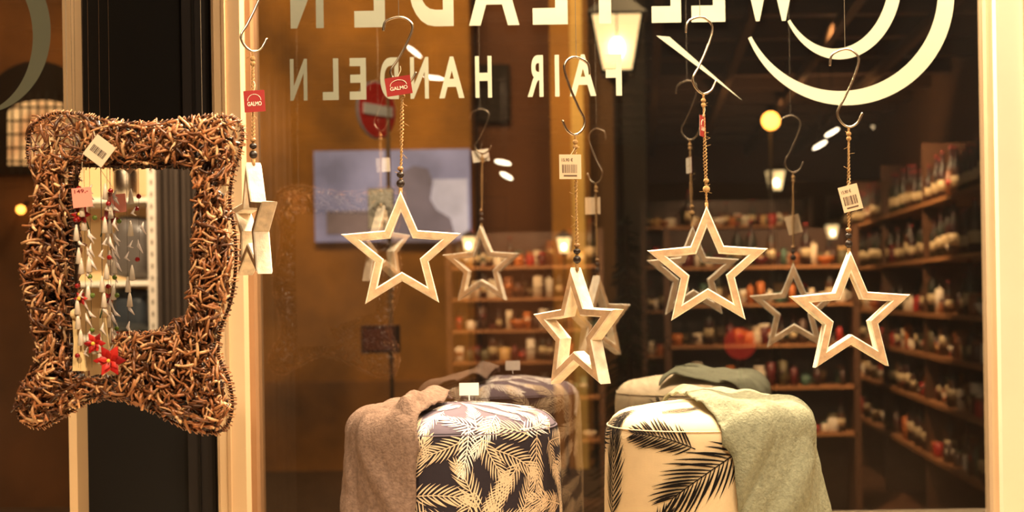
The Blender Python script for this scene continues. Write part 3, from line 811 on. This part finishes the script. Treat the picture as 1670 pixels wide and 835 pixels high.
lantern(1007,74,84,9.0)
lantern(1265,295,30,22.0); lantern(1357,378,20,34.0); lantern(920,400,24,11.4,post=.6); lantern(968,402,22,26,post=.6); lantern(765,398,22,11.6,post=.6)
mb=MB(); p=W(1257,197,12); mb.ball(p,S(15,12)); 
mb.tube([p+Vector((0,.05,-.05)),(p.x,12.05,0)],.018,8,mi=1); mb.build('street_lamp',[M_lampO,M_iron],True)
mb=MB(); p=W(1207,560,9); mb.lathe([(S(26,9),-.02),(S(26,9),.02)],(0,0,0),seg=24); 
mb.v=[(p.x+v[0],p.y+v[2],p.z+v[1]) for v in mb.v]
mb.tube([(p.x,p.y+.03,0),(p.x,p.y+.03,p.z)],.02,6,mi=1); mb.build('red_round_sign',[mat('red_sign_glow',C(120,14,8),.5,emit=(.5,.02,.01,1),estr=.45),M_iron])
# conifer
random.seed(3)
Yt=5.6; tb=W(1025,480,Yt); mb=MB()
zt=W(1025,350,Yt).z
mb.tube([(tb.x,Yt,0),(tb.x,Yt,zt)],[.03,.006],6,C(40,26,14))
for i in range(260):
    z=zt-(random.random()**.7)*1.5; r=.02+min((zt-z),1.2)*.16; a=random.random()*6.28
    d=Vector((math.cos(a),math.sin(a),-.45)); p0=Vector((tb.x,Yt,z)); pts=[p0+d*r*t+Vector((0,0,-.1*r*t*t)) for t in (0,.4,.75,1)]
    mb.tube(pts,[.003,.003,.002,.001],4,C(30,24,12))
    for k in range(14):
        t=.1+.065*k; q=p0+d*r*t+Vector((0,0,-.1*r*t*t))
        for s_ in (-1,1):
            e=q+(Vector((-d.y,d.x,random.uniform(-.4,.4)))*s_*.6+d*.7).normalized()*.03
            mb.tube([q,e],[.002,.0006],3,random.choice([C(40,50,22),C(46,52,26),C(28,36,18)]),cap=False)
mb.build('fir_tree',M_attr)

# ------------------------------------------------------------------ lights
def area(name,loc,target,size,watts,col=(1,.75,.47),sy=None):
    l=bpy.data.lights.new(name,'AREA'); l.energy=watts; l.size=size; l.color=col
    if sy: l.shape='RECTANGLE'; l.size_y=sy
    o=bpy.data.objects.new(name,l); scene.collection.objects.link(o); o.location=loc
    o.rotation_euler=(Vector(target)-Vector(loc)).to_track_quat('-Z','Y').to_euler(); return o
def spot(name,loc,target,watts,ang,col=(1,.75,.47),rad=.04,blend=.6):
    l=bpy.data.lights.new(name,'SPOT'); l.energy=watts; l.spot_size=math.radians(ang); l.spot_blend=blend; l.shadow_soft_size=rad; l.color=col
    o=bpy.data.objects.new(name,l); scene.collection.objects.link(o); o.location=loc
    o.rotation_euler=(Vector(target)-Vector(loc)).to_track_quat('-Z','Y').to_euler(); return o
AMB=(1,.62,.30)
area('shop_downlight',(.35,.9,2.95),(.2,2.5,1.3),.5,60)
spot('mirror_spot',(-.9,.5,2.98),(-.82,2.15,1.42),230,34,rad=.06)
spot('window_spot',(.45,1.9,2.9),(.1,2.46,1.2),75,60)
spot('window_spot',(-.1,1.9,2.9),(-.3,2.46,1.2),64,55)
spot('window_spot',(1.0,1.7,2.9),(.7,2.87,1.4),74,60)
area('back_fill',(-.1,2.80,2.72),(-.1,2.3,1.35),.05,56,sy=None)  # unseen fill added to brighten the backs for their reflections
l=area('back_fill_strip',(.0,2.80,2.70),(.0,2.35,1.4),1.8,60,sy=.04)  # second added fill for the backs of stars and poufs
spot('shop_spot',(.9,-2.0,3.0),(1.85,-3.4,1.2),760,72,AMB)
spot('shop_spot',(.9,-5.0,3.0),(1.85,-5.6,1.3),480,72,AMB)
spot('shop_spot',(.7,-1.6,3.0),(.7,-3.4,1.2),520,48,AMB)
spot('shop_spot',(-.9,-2.2,3.0),(-.9,-4.2,1.2),1050,46,AMB)
spot('shop_spot',(.7,-5.6,3.0),(.7,-7.0,1.5),260,66,AMB)
spot('shop_spot',(-2.0,-.2,3.0),(-2.3,-1.7,1.5),320,60)
spot('ceiling_fill',(1.2,-4.0,2.2),(1.2,-4.6,3.05),80,150,AMB)  # unseen fill added to brighten the ceiling beams
area('street_glow',(-1.9,8.4,5.5),(-2.3,12,2.8),1.2,230,(1,.68,.30))
area('street_glow',(-4.2,7.0,4.5),(-4.4,10,1.5),1.0,34,(1,.6,.25))
area('street_glow',(.1,9.0,4.5),(-.5,12,2.0),.6,56,(1,.66,.3))
spot('sign_fill',(-1.0,4.6,4.2),(-1.35,7,2.1),300,34,(1,.78,.55))  # unseen spot added to brighten the street signs
